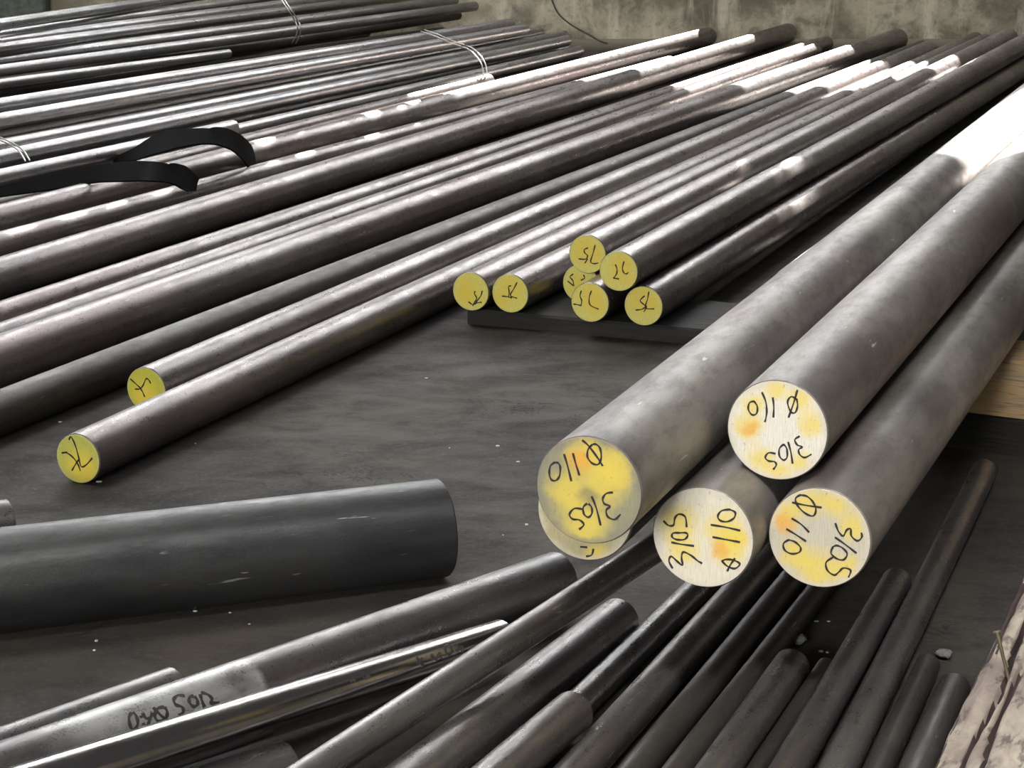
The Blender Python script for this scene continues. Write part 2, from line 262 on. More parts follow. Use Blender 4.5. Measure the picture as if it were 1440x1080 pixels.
# ------------------------------------------------------------------ bars
DATA = {'A2': [0.0791, 2.2027, 0.206, 2.3235, 7.9288, 0.203, 0.055], 'A': [0.0751, 1.9884, 0.2991, 2.4325, 8.0874, 0.3047, 0.055], 'C': [0.1993, 2.1116, 0.2084, 2.1636, 7.1575, 0.1931, 0.055], 'D': [0.322, 2.12, 0.205, 2.3501, 7.3274, 0.2297, 0.055], 'B': [0.2814, 2.1761, 0.3061, 2.3803, 7.6433, 0.3033, 0.055], 'F1': [0.2418, 3.8277, 0.0705, 2.4327, 9.3096, 0.0396, 0.0375], 'c4': [0.144, 3.8432, 0.0737, 2.093, 8.6969, 0.0441, 0.0375], 'c3': [0.1327, 4.0244, 0.0705, 0.5927, 5.1651, 0.0664, 0.0375], 'c2': [0.1948, 3.8203, 0.137, 2.121, 8.5828, 0.1178, 0.0375], 'c1': [0.1428, 3.9645, 0.1399, 1.9311, 8.3691, 0.1185, 0.0375], 'p2': [-0.0033, 3.9327, 0.0709, 1.9279, 8.5688, 0.0461, 0.0375], 'p1': [-0.078, 3.952, 0.0705, 1.9512, 8.8681, 0.0496, 0.0375], 'H': [-0.6291, 2.9642, 0.0375, 1.9554, 9.0707, 0.0375, 0.0375], 'H2': [-0.5945, 3.3529, 0.0375, 1.6603, 8.5662, 0.051, 0.0375], 'G3': [-1.1298, 2.4869, 0.035, 1.6753, 8.7769, 0.035, 0.035], 'G2': [-1.0739, 3.0563, 0.045, 1.6263, 9.0755, 0.045, 0.045], 'k2': [-1.1603, 3.179, 0.0287, 1.2166, 8.6275, 0.0416, 0.03], 'k1': [-1.117, 3.5125, 0.033, 1.3143, 9.0059, 0.033, 0.033], 'G1': [-1.2698, 3.6617, 0.0415, 1.204, 9.3928, 0.0415, 0.0415], 'G0': [-1.3409, 4.1639, 0.03, 0.6061, 8.2597, 0.03, 0.03], 'bb': [-1.3917, 4.4059, 0.039, 0.8444, 9.2563, 0.039, 0.039], 'a': [-1.4621, 4.7132, 0.025, -0.0836, 7.7381, 0.025, 0.025], 'e1': [-1.5543, 4.7574, 0.07, -0.8126, 6.2046, 0.07, 0.022], 'EG': [-1.4879, 5.0709, 0.025, 0.2761, 8.7781, 0.025, 0.022], 'EF': [-1.6147, 5.0571, 0.0408, 0.2258, 8.8662, 0.0335, 0.02], 'EE': [-1.562, 5.116, 0.0785, 0.2241, 8.7947, 0.0657, 0.022], 'ED': [-1.6699, 5.0213, 0.0969, 0.2172, 8.8814, 0.0787, 0.022], 'EC': [-1.6055, 5.2959, 0.1154, 0.1158, 8.7634, 0.102, 0.022], 'EB': [-1.6443, 5.1798, 0.1579, 0.0508, 8.5338, 0.1365, 0.022], 'EA': [-1.6304, 5.3892, 0.1835, -0.0057, 8.5097, 0.159, 0.022], 't8': [-1.6121, 6.6563, 0.14, -1.0004, 7.59, 0.14, 0.015], 't7': [-1.8869, 6.4232, 0.1145, -0.2342, 9.3525, 0.1209, 0.02], 't9': [-1.9464, 6.56, 0.0744, -0.2944, 9.074, 0.0738, 0.0225], 'tA': [-2.0326, 7.0447, 0.03, -0.3109, 10.1757, 0.03, 0.025], 't6': [-1.9245, 6.4926, 0.1516, -0.1578, 9.2106, 0.171, 0.02], 't5': [-1.9452, 6.6125, 0.1688, -0.2448, 9.3011, 0.1895, 0.02], 't4': [-1.9091, 6.5826, 0.2168, -0.3007, 9.6203, 0.2038, 0.02], 't3': [-1.9209, 6.6452, 0.2296, -0.3608, 9.604, 0.2301, 0.02], 't2': [-1.9364, 6.7447, 0.2422, -0.4871, 9.6013, 0.2522, 0.02], 't1': [-1.8602, 6.5975, 0.2897, -0.7248, 9.5199, 0.2849, 0.02], 'J': [-1.0738, 2.2061, 0.0625, -0.0886, 2.577, 0.0625, 0.0625], 'S0': [-1.1938, 2.3746, 0.0605, -0.6571, 2.6511, 0.0375, 0.0375], 'M1': [-0.9946, 1.4795, 0.0225, -0.3658, 2.1552, 0.0225, 0.0225], 'L1': [-0.8895, 1.4129, 0.0675, 0.0561, 2.4433, 0.0436, 0.0325], 'K2': [-0.85, 1.2883, 0.1368, -0.0112, 2.2399, 0.0431, 0.024], 'V': [-0.6588, 1.5974, 0.025, -0.2223, 1.9512, 0.025, 0.025], 'L': [-0.4909, 1.4775, 0.0008, 0.3271, 2.5519, 0.1462, 0.017], 'M': [-0.3574, 1.405, 0.0259, 0.1257, 2.3497, 0.0261, 0.026], 'N': [-0.2263, 1.4195, 0.0607, 0.0631, 2.0322, 0.0473, 0.0225], 'O': [-0.1713, 1.5697, 0.017, 0.396, 2.8537, 0.0171, 0.017], 'P': [-0.1612, 1.399, 0.021, 0.4315, 2.8225, 0.021, 0.021], 'Q': [-0.0987, 1.4065, 0.017, 0.4448, 2.7413, 0.017, 0.017], 'R': [-0.0593, 1.4111, 0.015, 0.4383, 2.623, 0.015, 0.015], 'S': [-0.0132, 1.3973, 0.02, 0.312, 2.2202, 0.0208, 0.0205], 'Tt': [0.0368, 1.44, 0.0112, 0.3543, 2.2424, 0.0109, 0.011], 'U': [0.0673, 1.381, 0.0273, 0.4762, 2.4911, 0.0213, 0.0185], 'W': [0.125, 1.3957, 0.0187, 0.6866, 2.9659, 0.0185, 0.0185], 'Xb': [0.1636, 1.4045, 0.0138, 0.4675, 2.2384, 0.0141, 0.014], 'Y': [0.1957, 1.396, 0.0181, 0.4816, 2.163, 0.018, 0.018]}
MARKS = {'A': [[[3.6, -48.8], [-0.9, -42.9], [-1.3, -34.7], [3.8, -29.0], [10.2, -28.8], [13.1, -36.3], [11.9, -45.2], [7.8, -49.2], [3.6, -48.8]], [[-7.3, -52.1], [-0.9, -47.4], [8.3, -36.7], [14.8, -27.5]], [[-17.0, -37.6], [-13.9, -27.0], [-9.8, -14.8]], [[-26.5, -35.6], [-22.8, -24.3], [-18.4, -7.8]], [[-35.7, -26.1], [-40.9, -21.4], [-42.1, -13.0], [-39.7, -6.9], [-34.7, -6.9], [-31.0, -12.4], [-30.5, -21.6], [-32.9, -25.5], [-36.1, -25.4]], [[26.0, -1.1], [18.8, 1.0], [15.2, 6.9], [17.1, 12.1], [23.1, 13.8], [19.0, 18.6], [20.9, 25.3], [28.2, 27.2], [34.2, 21.0]], [[3.3, 5.5], [8.5, 17.7], [13.3, 35.4]], [[-1.3, 13.7], [-5.5, 18.4], [-4.5, 25.6], [0.2, 28.2], [3.8, 23.7], [3.4, 17.4], [0.0, 13.9]], [[-6.7, 20.4], [-15.0, 20.8], [-20.2, 27.5], [-16.8, 32.2], [-9.4, 32.3], [-4.7, 36.7], [-9.7, 42.4]]], 'A2': [[[-4.8, 39.7], [3.4, 39.3]], [[10.6, 40.0], [8.6, 47.4], [2.1, 49.9]]], 'C': [[[-31.9, 38.1], [-36.1, 30.3], [-33.8, 24.8], [-27.5, 29.2], [-21.3, 33.0], [-22.5, 24.4], [-20.6, 18.3], [-12.3, 21.0], [-5.0, 25.9], [0.1, 28.3]], [[-34.1, 9.2], [-23.8, 10.0], [-9.1, 10.2]], [[-25.1, -2.3], [-32.3, -1.0], [-33.2, 3.3], [-28.0, 5.5], [-19.9, 4.3], [-16.3, -0.3], [-18.4, -3.1], [-25.5, -2.2]], [[-43.2, -13.5], [-37.6, -9.0], [-32.0, -10.1], [-30.6, -18.1], [-26.2, -22.8], [-19.4, -20.5], [-17.7, -9.4]], [[28.8, -34.4], [19.8, -32.0], [15.6, -25.7], [18.5, -21.0], [26.2, -20.9], [33.1, -25.8], [33.9, -32.0], [27.8, -34.3]], [[8.2, -15.2], [24.3, -14.5], [40.1, -12.7]], [[10.5, -2.1], [24.7, -1.2], [40.2, -0.1]], [[21.3, 22.9], [27.5, 27.9], [35.6, 29.3], [40.5, 23.5], [33.4, 20.3], [25.3, 20.7], [20.9, 23.4]], [[35.3, 18.0], [30.5, 25.9], [27.3, 33.5]]], 'B': [[[-26.5, -31.4], [-32.2, -29.1], [-33.5, -21.6], [-29.2, -15.5], [-24.0, -17.3], [-23.2, -25.2], [-27.0, -31.1]], [[-18.6, -42.6], [-13.6, -31.4], [-12.4, -18.5], [-14.2, -8.4]], [[-6.1, -37.8], [-4.5, -27.1], [-4.6, -14.6]], [[21.5, -37.9], [14.8, -40.6], [10.9, -33.8], [14.9, -23.3], [20.0, -23.0], [22.3, -31.0], [21.0, -38.6]], [[21.6, -49.0], [17.6, -33.1], [12.5, -16.3]], [[26.0, 3.7], [20.6, 8.2], [23.3, 13.9], [29.0, 15.9], [25.3, 19.4], [26.8, 25.0], [32.5, 27.8], [40.0, 23.1]], [[13.0, 11.6], [16.5, 23.0], [19.0, 36.4]], [[8.5, 14.7], [3.5, 20.4], [3.8, 29.1], [8.6, 33.3], [12.5, 29.2], [11.7, 19.6], [8.0, 15.0]], [[-0.7, 26.9], [-8.7, 26.7], [-12.4, 32.7], [-8.1, 36.2], [-1.7, 36.3], [0.5, 40.0], [-2.9, 45.6]]], 'D': [[[-21.0, -45.6], [-26.7, -40.5], [-23.6, -32.3], [-15.3, -25.4], [-7.1, -23.8], [-4.6, -31.1], [-8.2, -39.3], [-14.7, -44.5], [-21.5, -45.0]], [[-30.3, -35.9], [-15.6, -34.5], [1.6, -34.0]], [[-30.3, -18.4], [-19.9, -13.1], [-10.8, -5.1]], [[-35.5, -6.0], [-24.6, -0.7], [-13.7, 5.3]], [[-32.0, 5.5], [-38.0, 10.7], [-36.2, 17.9], [-28.5, 20.9], [-20.6, 18.0], [-19.5, 12.6], [-25.6, 7.3], [-32.5, 5.8]], [[16.5, -18.8], [20.1, -10.2], [25.3, -5.6], [28.7, -12.5], [32.9, -14.3], [34.0, -6.7], [40.4, -2.2], [44.9, -6.7], [44.2, -11.8]], [[16.6, -3.2], [28.6, 3.9], [40.2, 11.6]], [[15.0, 7.5], [13.2, 14.8], [19.2, 20.0], [26.8, 20.4], [30.3, 13.4], [25.0, 7.5], [18.7, 5.7], [14.5, 8.1]], [[15.4, 19.2], [8.3, 25.9], [10.2, 34.4], [17.4, 38.7], [22.3, 34.6], [27.1, 29.5], [34.7, 31.2], [32.6, 39.3]]], 'p1': [[[9.3, -1.9], [8.2, 4.0], [12.4, 10.8], [9.2, 18.6], [4.0, 27.8]], [[-4.7, 19.8], [4.0, 24.6], [12.7, 20.9]], [[24.1, -3.8], [20.7, 6.9], [11.6, 20.0], [23.1, 18.4]]], 'p2': [[[2.3, -14.8], [-3.1, -13.0], [-1.7, -2.2], [-3.4, 7.7]], [[-16.5, 6.2], [-4.5, 6.5], [4.1, 8.0]], [[14.3, -22.9], [7.5, -9.4], [0.7, 3.4], [14.4, 7.8]]], 'c1': [[[1.5, -12.5], [-5.9, -8.7], [-5.1, -2.3], [0.7, 2.7], [-3.7, 9.5], [-17.9, 10.0]], [[-4.9, 17.7], [0.7, 8.6]], [[15.6, -19.0], [11.7, -3.6], [6.9, 13.6], [14.3, 16.9], [22.7, 14.6]]], 'c2': [[[-6.3, -12.5], [-2.9, -4.4], [-3.7, 5.1], [-9.8, 14.0]], [[-9.8, 13.4], [1.3, 14.1]], [[10.5, -19.4], [7.5, -6.7], [10.2, 1.5], [15.1, 3.6], [19.2, 0.2]]], 'c3': [[[-15.2, -17.9], [-22.1, -11.4], [-16.1, -4.6], [-14.0, 5.1]], [[-27.2, -3.1], [-14.0, 5.8]], [[5.4, -17.9], [7.9, -11.5], [0.4, -6.6]]], 'c4': [[[-16.9, -20.8], [-19.4, -11.1], [-16.0, -1.9], [-17.5, 7.8]], [[-32.4, 5.8], [-24.2, 6.1], [-17.5, 7.5]], [[2.9, -22.4], [-1.3, -9.4], [0.6, 4.7], [17.1, 11.2]]], 'F1': [[[2.2, -19.5], [-6.4, -9.9], [-0.1, -3.5], [5.8, 0.7], [1.1, 11.2]], [[-15.2, 8.8], [-3.8, 6.9], [2.6, 2.6]], [[10.1, -28.0], [7.8, -13.6], [4.2, 3.1], [21.1, 3.6]]], 'H': [[[-14.1, -28.4], [-10.1, -33.7], [-3.2, -21.1], [1.7, -2.8], [5.4, 11.5], [14.8, 7.7], [26.2, -4.4]], [[-28.7, -6.0], [-19.4, -7.1], [-8.4, -1.1], [-0.5, 8.2], [3.5, 19.0]], [[1.5, 1.2], [-5.2, 10.1], [-11.9, 20.3]], [[-28.7, -6.0], [-18.4, -8.3]]], 'H2': [[[-32.5, -17.0], [-20.5, -8.5], [-11.1, -1.7]], [[10.2, -12.9], [6.4, -19.1], [0.9, -20.5], [-5.2, -8.9], [-12.6, -0.8], [-23.8, 1.1]], [[-11.2, -1.0], [-7.3, 5.2], [-3.6, 13.6]]], 'side310': [[[-0.8766, 0.8269], [-0.7534, 0.8325], [-0.5704, 0.8356], [-0.4533, 0.8324], [-0.3755, 0.8431]], [[-0.8306, 0.8248], [-0.6241, 0.8233], [-0.3886, 0.8235]], [[-0.8435, 0.8171], [-0.8496, 0.8119], [-0.7022, 0.8086], [-0.5451, 0.8106], [-0.5338, 0.8157], [-0.6707, 0.8184], [-0.8266, 0.8174]], [[-0.9429, 0.8077], [-1.044, 0.8009], [-0.9436, 0.7935], [-0.7635, 0.7928], [-0.6388, 0.798], [-0.4815, 0.7973], [-0.4146, 0.7908]], [[-0.8225, 0.7793], [-0.8448, 0.7709], [-0.6457, 0.7639], [-0.4474, 0.7666], [-0.4818, 0.7753], [-0.6465, 0.7795], [-0.8225, 0.7793]], [[-0.9326, 0.7671], [-0.6424, 0.7705], [-0.3906, 0.7759]], [[-0.7686, 0.7638], [-0.64, 0.7583], [-0.4387, 0.7522]], [[-0.8828, 0.7529], [-0.6857, 0.7536], [-0.6309, 0.7592]], [[-0.8204, 0.7494], [-0.5001, 0.7485]], [[-1.0198, 0.7427], [-0.8631, 0.7361], [-0.5846, 0.7334], [-0.4779, 0.7369], [-0.6138, 0.7425], [-0.8681, 0.7449], [-1.0154, 0.7437]]], 'sideshiny': [[[-0.9089, 1.1177], [-0.6371, 1.1173], [-0.4288, 1.1217]], [[-0.7936, 1.1238], [-0.5597, 1.1122]], [[-0.8169, 1.1394], [-0.5592, 1.1341]], [[-0.8293, 1.1382], [-0.5379, 1.1408], [-0.7694, 1.151], [-0.4623, 1.1488]], [[-0.969, 1.1617], [-0.6998, 1.1597], [-0.5704, 1.164], [-0.7391, 1.1693], [-1.0473, 1.169], [-0.9636, 1.1622]], [[-0.9386, 1.178], [-0.5821, 1.1763]], [[-0.6444, 1.1743], [-0.7028, 1.1866]], [[-0.8197, 1.1843], [-0.4843, 1.1822]], [[-0.7243, 1.0158], [-0.7643, 1.0203], [-0.6773, 1.0228]], [[-0.8369, 1.0343], [-0.6877, 1.0358], [-0.73, 1.0442]]]}
BLOBS = {'A': {'base': [150, 146, 116], 'b': [[-2.6, -35.5, 24.984346031422763, 'y'], [15.9, -8.6, 24.984346031422763, 'y'], [-20.7, 2.8, 23.596326807454833, 'y'], [-4.2, 33.8, 27.760384479358624, 'y'], [28.8, -28.1, 23.596326807454833, 'y'], [-9.9, -28.9, 13.880192239679312, 'o'], [-0.0, 6.3, 11.10415379174345, 'g']]}, 'A2': {'base': [176, 166, 126], 'b': [[14.8, 50.7, 18.489548835056528, 'y']]}, 'B': {'base': [232, 226, 210], 'b': [[-31.1, -0.9, 18.036413997004267, 'y'], [-26.4, -26.5, 15.030344997503555, 'y'], [-3.8, -44.3, 15.030344997503555, 'y'], [23.3, -37.6, 16.53337949725391, 'y'], [38.0, -11.8, 16.53337949725391, 'y'], [25.8, 32.5, 15.030344997503555, 'y'], [-16.8, 33.2, 18.036413997004267, 'y'], [3.1, 46.8, 15.030344997503555, 'y'], [-28.7, 1.2, 9.769724248377312, 'o']]}, 'C': {'base': [226, 218, 196], 'b': [[23.8, -11.3, 25.09048039774313, 'y'], [28.2, 11.5, 20.662748562847284, 'y'], [-26.3, -13.0, 22.138659174479233, 'y'], [-21.8, 13.9, 19.186837951215335, 'y'], [18.2, 10.4, 10.331374281423642, 'o'], [39.2, -5.5, 14.759106116319488, 'y']]}, 'D': {'base': [200, 192, 172], 'b': [[-40.6, -23.7, 22.102071235329497, 'y'], [-14.5, -38.6, 20.62859981964086, 'y'], [15.6, -42.1, 19.15512840395223, 'y'], [35.3, -17.2, 16.208185572574962, 'y'], [-0.5, 34.4, 25.04901406670676, 'y'], [-23.8, 21.6, 19.15512840395223, 'y'], [29.7, 30.5, 19.15512840395223, 'y'], [-38.7, -12.1, 13.261242741197696, 'o']]}}
def bar_mesh(L, r, n=56, ch=.0016):
    bm = bmesh.new(); rings = []
    prof = [(0, r - ch), (ch, r)] + [(L * k / 6, r) for k in range(1, 6)] + [(L - ch, r), (L, r - ch)]
    for z, q in prof: rings.append([bm.verts.new((q * math.cos(2 * math.pi * i / n), q * math.sin(2 * math.pi * i / n), z)) for i in range(n)])
    for a, b in zip(rings, rings[1:]):
        for i in range(n):
            f = bm.faces.new((a[i], a[(i + 1) % n], b[(i + 1) % n], b[i])); f.smooth = True
    bm.faces.new(rings[0]); bm.faces.new(rings[-1])
    me = bm_mesh(bm, 'round_bar')
    for e in me.edges:
        pass
    me.set_sharp_from_angle(angle=math.radians(40))
    return me
def disc_mesh(r, n=56, t=.0008):
    bm = bmesh.new()
    rings = [[bm.verts.new((q * math.cos(2 * math.pi * i / n), q * math.sin(2 * math.pi * i / n), z)) for i in range(n)] for q, z in ((r, 0), (r * .995, -t))]
    for i in range(n): bm.faces.new((rings[0][i], rings[0][(i + 1) % n], rings[1][(i + 1) % n], rings[1][i]))
    bm.faces.new(rings[1]); bm.faces.new(rings[0])
    return bm_mesh(bm, 'end_face')
def catmull(P, k=5):
    if len(P) < 3: return P
    Q = [P[0]] + P + [P[-1]]; out = []
    for i in range(1, len(Q) - 2):
        p0, p1, p2, p3 = Q[i - 1:i + 3]
        for j in range(k):
            t = j / k
            out.append(tuple(.5 * ((2 * b) + (-a + c) * t + (2 * a - 5 * b + 4 * c - d) * t * t + (-a + 3 * b - 3 * c + d) * t ** 3) for a, b, c, d in zip(p0, p1, p2, p3)))
    out.append(P[-1]); return out
def strokes_mesh(strokes, wd, place):
    """flat ribbons; place(u, v, lift) turns stroke coordinates into a 3D point"""
    bm = bmesh.new()
    for s in strokes:
        P = [Vector(p) for p in catmull([tuple(p) for p in s])]
        row = []
        for i, p in enumerate(P):
            d = (P[min(i + 1, len(P) - 1)] - P[max(i - 1, 0)])
            if d.length < 1e-9: d = Vector((1, 0))
            d.normalize(); nn = Vector((-d.y, d.x)) * wd * (.5 + .12 * math.sin(i * .9))
            row.append([bm.verts.new(place(q, l)) for q, l in ((p + nn, 0), (p - nn, 0), (p - nn, 1), (p + nn, 1))])
        for a, b in zip(row, row[1:]):
            for k in range(4): bm.faces.new((a[k], a[(k + 1) % 4], b[(k + 1) % 4], b[k]))
        if row: bm.faces.new(row[0]); bm.faces.new(row[-1][::-1])
    return bm_mesh(bm, 'marker_writing')
CUTS = {'A': (5, 'black marker writing \u00d8110', 'black marker writing 310S'), 'B': (5, 'black marker writing \u00d8110', 'black marker writing 310S'),
        'C': (4, 'black marker writing 310S', 'black marker writing \u00d8110'), 'D': (5, 'black marker writing \u00d8110', 'black marker writing 310S'),
        'side310': (4, 'smudged black marker lettering 310S', 'smudged black marker figures'), 'sideshiny': (8, 'smudged black marker lettering', 'faint black marker smudge')}
def cut(st, key):
    if key not in CUTS: return [(st, 'black marker stroke' if key == 'A2' else 'black marker figure 75')]
    n, a, b = CUTS[key]; return [(st[:n], a), (st[n:], b)]
def make_bar(key, label, group, mat):
    x0, y0, z0, x1, y1, z1, r = DATA[key]
    a = Vector((x0, y0, z0)); c = Vector((x1, y1, z1)); w = (c - a).normalized()
    u = w.cross(Vector((0, 0, 1))).normalized(); v = w.cross(u).normalized()
    if u.cross(v).dot(w) < 0: v = -v
    root = mk('round_bar', bar_mesh((c - a).length, r), M[mat])
    R = Matrix((u, v, w)).transposed().to_4x4(); root.matrix_world = Matrix.Translation(a) @ R
    tag(root, label, 'metal bar', group)
    if key in FACE:
        base, blobs, rim = FACE[key]
        fm = end_mat('bar end ' + key, base, blobs, rim)
        e = mk('end_face', disc_mesh(r - .0012), fm, root); e.location.z = -.0001
        tag(e, 'sawn end sprayed yellow' if r < .05 else 'pale sawn end with yellow spray paint')
    if key in MARKS:
        st = [[(p[0] / 1000, p[1] / 1000) for p in s] for s in MARKS[key]]
        mx = max((p[0] ** 2 + p[1] ** 2) ** .5 for s in st for p in s); k = min(1, (r - .004) / mx)
        wd = .0020 if r > .05 else .0023
        for part, txt in cut(st, key):
            o = mk('marker_writing', strokes_mesh(part, wd, lambda q, l: Vector((q.x * k, q.y * k, -.00085 - .0004 * l))), M['ink'], root)
            tag(o, txt)
    for sk, tgt, wd in (('side310', 'L1', .0034), ('sideshiny', 'K2', .0028)):
        if tgt == key:
            st = [[(p[0] * r, p[1]) for p in s] for s in MARKS[sk]]
            for part, txt in cut(st, sk):
                o = mk('marker_writing', strokes_mesh(part, wd, lambda q, l: Vector(((r + .0003 * l) * math.cos(q.x / r), (r + .0003 * l) * math.sin(q.x / r), q.y))), M['ink2'], root)
                tag(o, txt)
    return root
YB = srgb(226, 214, 104); YR = (.0375, srgb(196, 190, 120), .75)
mm = lambda L: [(p[0] / 1000, p[1] / 1000, p[2] / 1000, p[3]) for p in L]
FACE = {}
rnd = random.Random(3)
for k in ('p1', 'p2', 'c1', 'c2', 'c3', 'c4', 'F1', 'H', 'H2'):
    t = {'H': srgb(190, 190, 92), 'H2': srgb(196, 192, 70)}.get(k, srgb(226, 216, 112))
    bl = [(rnd.uniform(-.012, .012), rnd.uniform(-.012, .012), .03, 'y'), (rnd.uniform(-.02, .02), rnd.uniform(-.02, .02), .02, 'y')]
    FACE[k] = (t, bl, YR)
for k, d in BLOBS.items(): FACE[k] = (srgb(*d['base']), mm(d['b']), (.055, srgb(205, 196, 180) if k != 'A' else srgb(130, 124, 110), .7))
LABELS = {'A': ('thick grey bar, left of the top pair, darkest yellow end marked 310S', 'thick bars with 110 written on their ends', 'grey'), 'B': ('thick grey bar on top in the middle, pale end with yellow ring', 'thick bars with 110 written on their ends', 'grey'), 'C': ('thick grey bar in the lower middle, pale end with 310S written sideways', 'thick bars with 110 written on their ends', 'grey'), 'D': ('thick grey bar at lower right, pale end marked 110 and 310S slanting down', 'thick bars with 110 written on their ends', 'grey'), 'A2': ('thick grey bar mostly hidden directly under the darkest yellow end', 'thick bars with 110 written on their ends', 'grey'), 'F1': ('bar with yellow end, rightmost of the cluster, lowest and alone at right', 'yellow ended bars in the middle', 'mauve'), 'c1': ('bar with yellow end, topmost of the cluster in the middle', 'yellow ended bars in the middle', 'mauve'), 'c2': ('bar with yellow end, upper right in the cluster, above the rightmost', 'yellow ended bars in the middle', 'mauve'), 'c3': ('bar with half hidden yellow end, set back at left of cluster', 'yellow ended bars in the middle', 'mauve'), 'c4': ('bar with yellow end, bottom front of the cluster with wide spaced marks', 'yellow ended bars in the middle', 'mauve'), 'p1': ('bar with yellow end, left one of the touching pair', 'yellow ended bars in the middle', 'mauve'), 'p2': ('bar with yellow end, right one of the touching pair', 'yellow ended bars in the middle', 'mauve'), 'H': ('long bar reaching furthest forward, yellow oval end marked at left', 'yellow ended bars in the middle', 'mauve'), 'H2': ('long bar with yellow end half hidden behind the furthest forward bar', 'yellow ended bars in the middle', 'mauve'), 'G3': ('dark bar in shadow between the thick grey brown bar and yellow ends at left', 'long bars on the floor at left', 'dark'), 'G2': ('thick grey brown bar crossing the middle, nearest of the unpainted long bars', 'long bars on the floor at left', 'mauve'), 'k2': ('slim bar touching the thick grey brown bar, front of the slim pair', 'long bars on the floor at left', 'mauve'), 'k1': ('slim bar, rear of the slim pair behind the thick grey brown bar', 'long bars on the floor at left', 'mauve'), 'G1': ('thick brownish bar with dark gap in front, its rear end by wall', 'long bars on the floor at left', 'mauve'), 'G0': ('slimmer bar with dashed glints lying close behind the thick brownish bar', 'long bars on the floor at left', 'mauve'), 'bb': ('mottled bright bar under the black sling, reaching to the wall', 'long bars on the floor at left', 'mauve'), 'a': ('slim bar behind the mottled bright bar, partly under the black sling', 'long bars on the floor at left', 'mauve'), 'e1': ('thin bar ending short just above the black sling loop', 'thin bars of the wire tied bundle', 'thin'), 'EG': ('thin bar, frontmost and lowest of the tied bundle', 'thin bars of the wire tied bundle', 'thin'), 'EF': ('thin bar, second from the front of the tied bundle', 'thin bars of the wire tied bundle', 'thin'), 'EE': ('thin bar, third from the front of the tied bundle', 'thin bars of the wire tied bundle', 'thin'), 'ED': ('thin bar, middle of the seven in the tied bundle', 'thin bars of the wire tied bundle', 'thin'), 'EC': ('thin bar, third from the back of the tied bundle', 'thin bars of the wire tied bundle', 'thin'), 'EB': ('thin bar, second from the back of the tied bundle', 'thin bars of the wire tied bundle', 'thin'), 'EA': ('thin bar, rearmost and topmost of the tied bundle', 'thin bars of the wire tied bundle', 'thin'), 't8': ('short visible thin bar end in the dark gap between both bundles', 'thin bars of the rear bundle', 'thin'), 't7': ('dark thin bar, lowest under the front of the rear bundle', 'thin bars of the rear bundle', 'dark'), 't9': ('dark thin bar added to fill the shaded gap in front of the rear bundle', 'thin bars of the rear bundle', 'dark'), 'tA': ('dark bar added on the floor to fill the shade beneath the rear bundle', 'thin bars of the rear bundle', 'dark'), 't6': ('thin bar, frontmost bright one of the rear bundle', 'thin bars of the rear bundle', 'thin'), 't5': ('thin bar, second bright one from the front of the rear bundle', 'thin bars of the rear bundle', 'thin'), 't4': ('thin bar, third bright one from the front of the rear bundle', 'thin bars of the rear bundle', 'thin'), 't3': ('thin bar, third from the top of the rear bundle', 'thin bars of the rear bundle', 'thin'), 't2': ('thin bar, second from the top of the rear bundle', 'thin bars of the rear bundle', 'thin'), 't1': ('thin bar, topmost at the back of the rear bundle', 'thin bars of the rear bundle', 'thin'), 'J': ('very thick short dark bar lying across the left foreground', 'bars lying on the floor along the bottom', 'heavy'), 'S0': ('rounded bar end peeking in behind the very thick bar at left edge', 'bars lying on the floor along the bottom', 'lower'), 'M1': ('slim bar ending just behind the bar lettered 310S, lower left', 'bars lying on the floor along the bottom', 'lower'), 'L1': ('grey bar with smudged 310S lettering on its side, lower left', 'bars lying on the floor along the bottom', 'washed'), 'K2': ('polished bright bar with mirror streaks, lower left', 'bars lying on the floor along the bottom', 'shiny'), 'V': ('dull bar end poking in at bottom edge below the polished bar', 'bars lying on the floor along the bottom', 'lower'), 'L': ('thin dark bar running from bottom edge up under the thick bars', 'bars lying on the floor along the bottom', 'lower'), 'M': ('medium brownish bar ending in shadow, right of the long thin dark bar', 'bars lying on the floor along the bottom', 'lower'), 'N': ('bar whose blunt end lies on top of a thinner bar, bottom middle', 'bars lying on the floor along the bottom', 'lower'), 'O': ('thinner bar coming out from under the blunt ended bar, bottom middle', 'bars lying on the floor along the bottom', 'lower'), 'P': ('dull steel bar coming out directly below the sideways 310S end', 'bars lying on the floor along the bottom', 'lower'), 'Q': ('dark bar running from bottom edge to under the gap between two lower 310S ends', 'bars lying on the floor along the bottom', 'dark'), 'R': ('thin dark bar immediately left of the round ended grey bar', 'bars lying on the floor along the bottom', 'dark'), 'S': ('grey bar with rounded end, just below the small pale cement lump', 'bars lying on the floor along the bottom', 'lower'), 'Tt': ('very thin bar squeezed right of the round ended grey bar', 'bars lying on the floor along the bottom', 'dark'), 'U': ('grey bar with shaded upper half, left of the bright narrow bar', 'bars lying on the floor along the bottom', 'lower'), 'W': ('narrow bar with long bright sheen reaching furthest up at right', 'bars lying on the floor along the bottom', 'lower'), 'Xb': ('thin dark bar in shadow right of the long bright narrow bar', 'bars lying on the floor along the bottom', 'dark'), 'Y': ('dark bar end nearest the rough timber slab, bottom right', 'bars lying on the floor along the bottom', 'dark')}  # t9 and tA are added dark bars filling the rear bundle's shaded gap
for key, (label, group, mat) in LABELS.items(): make_bar(key, label, group, mat)

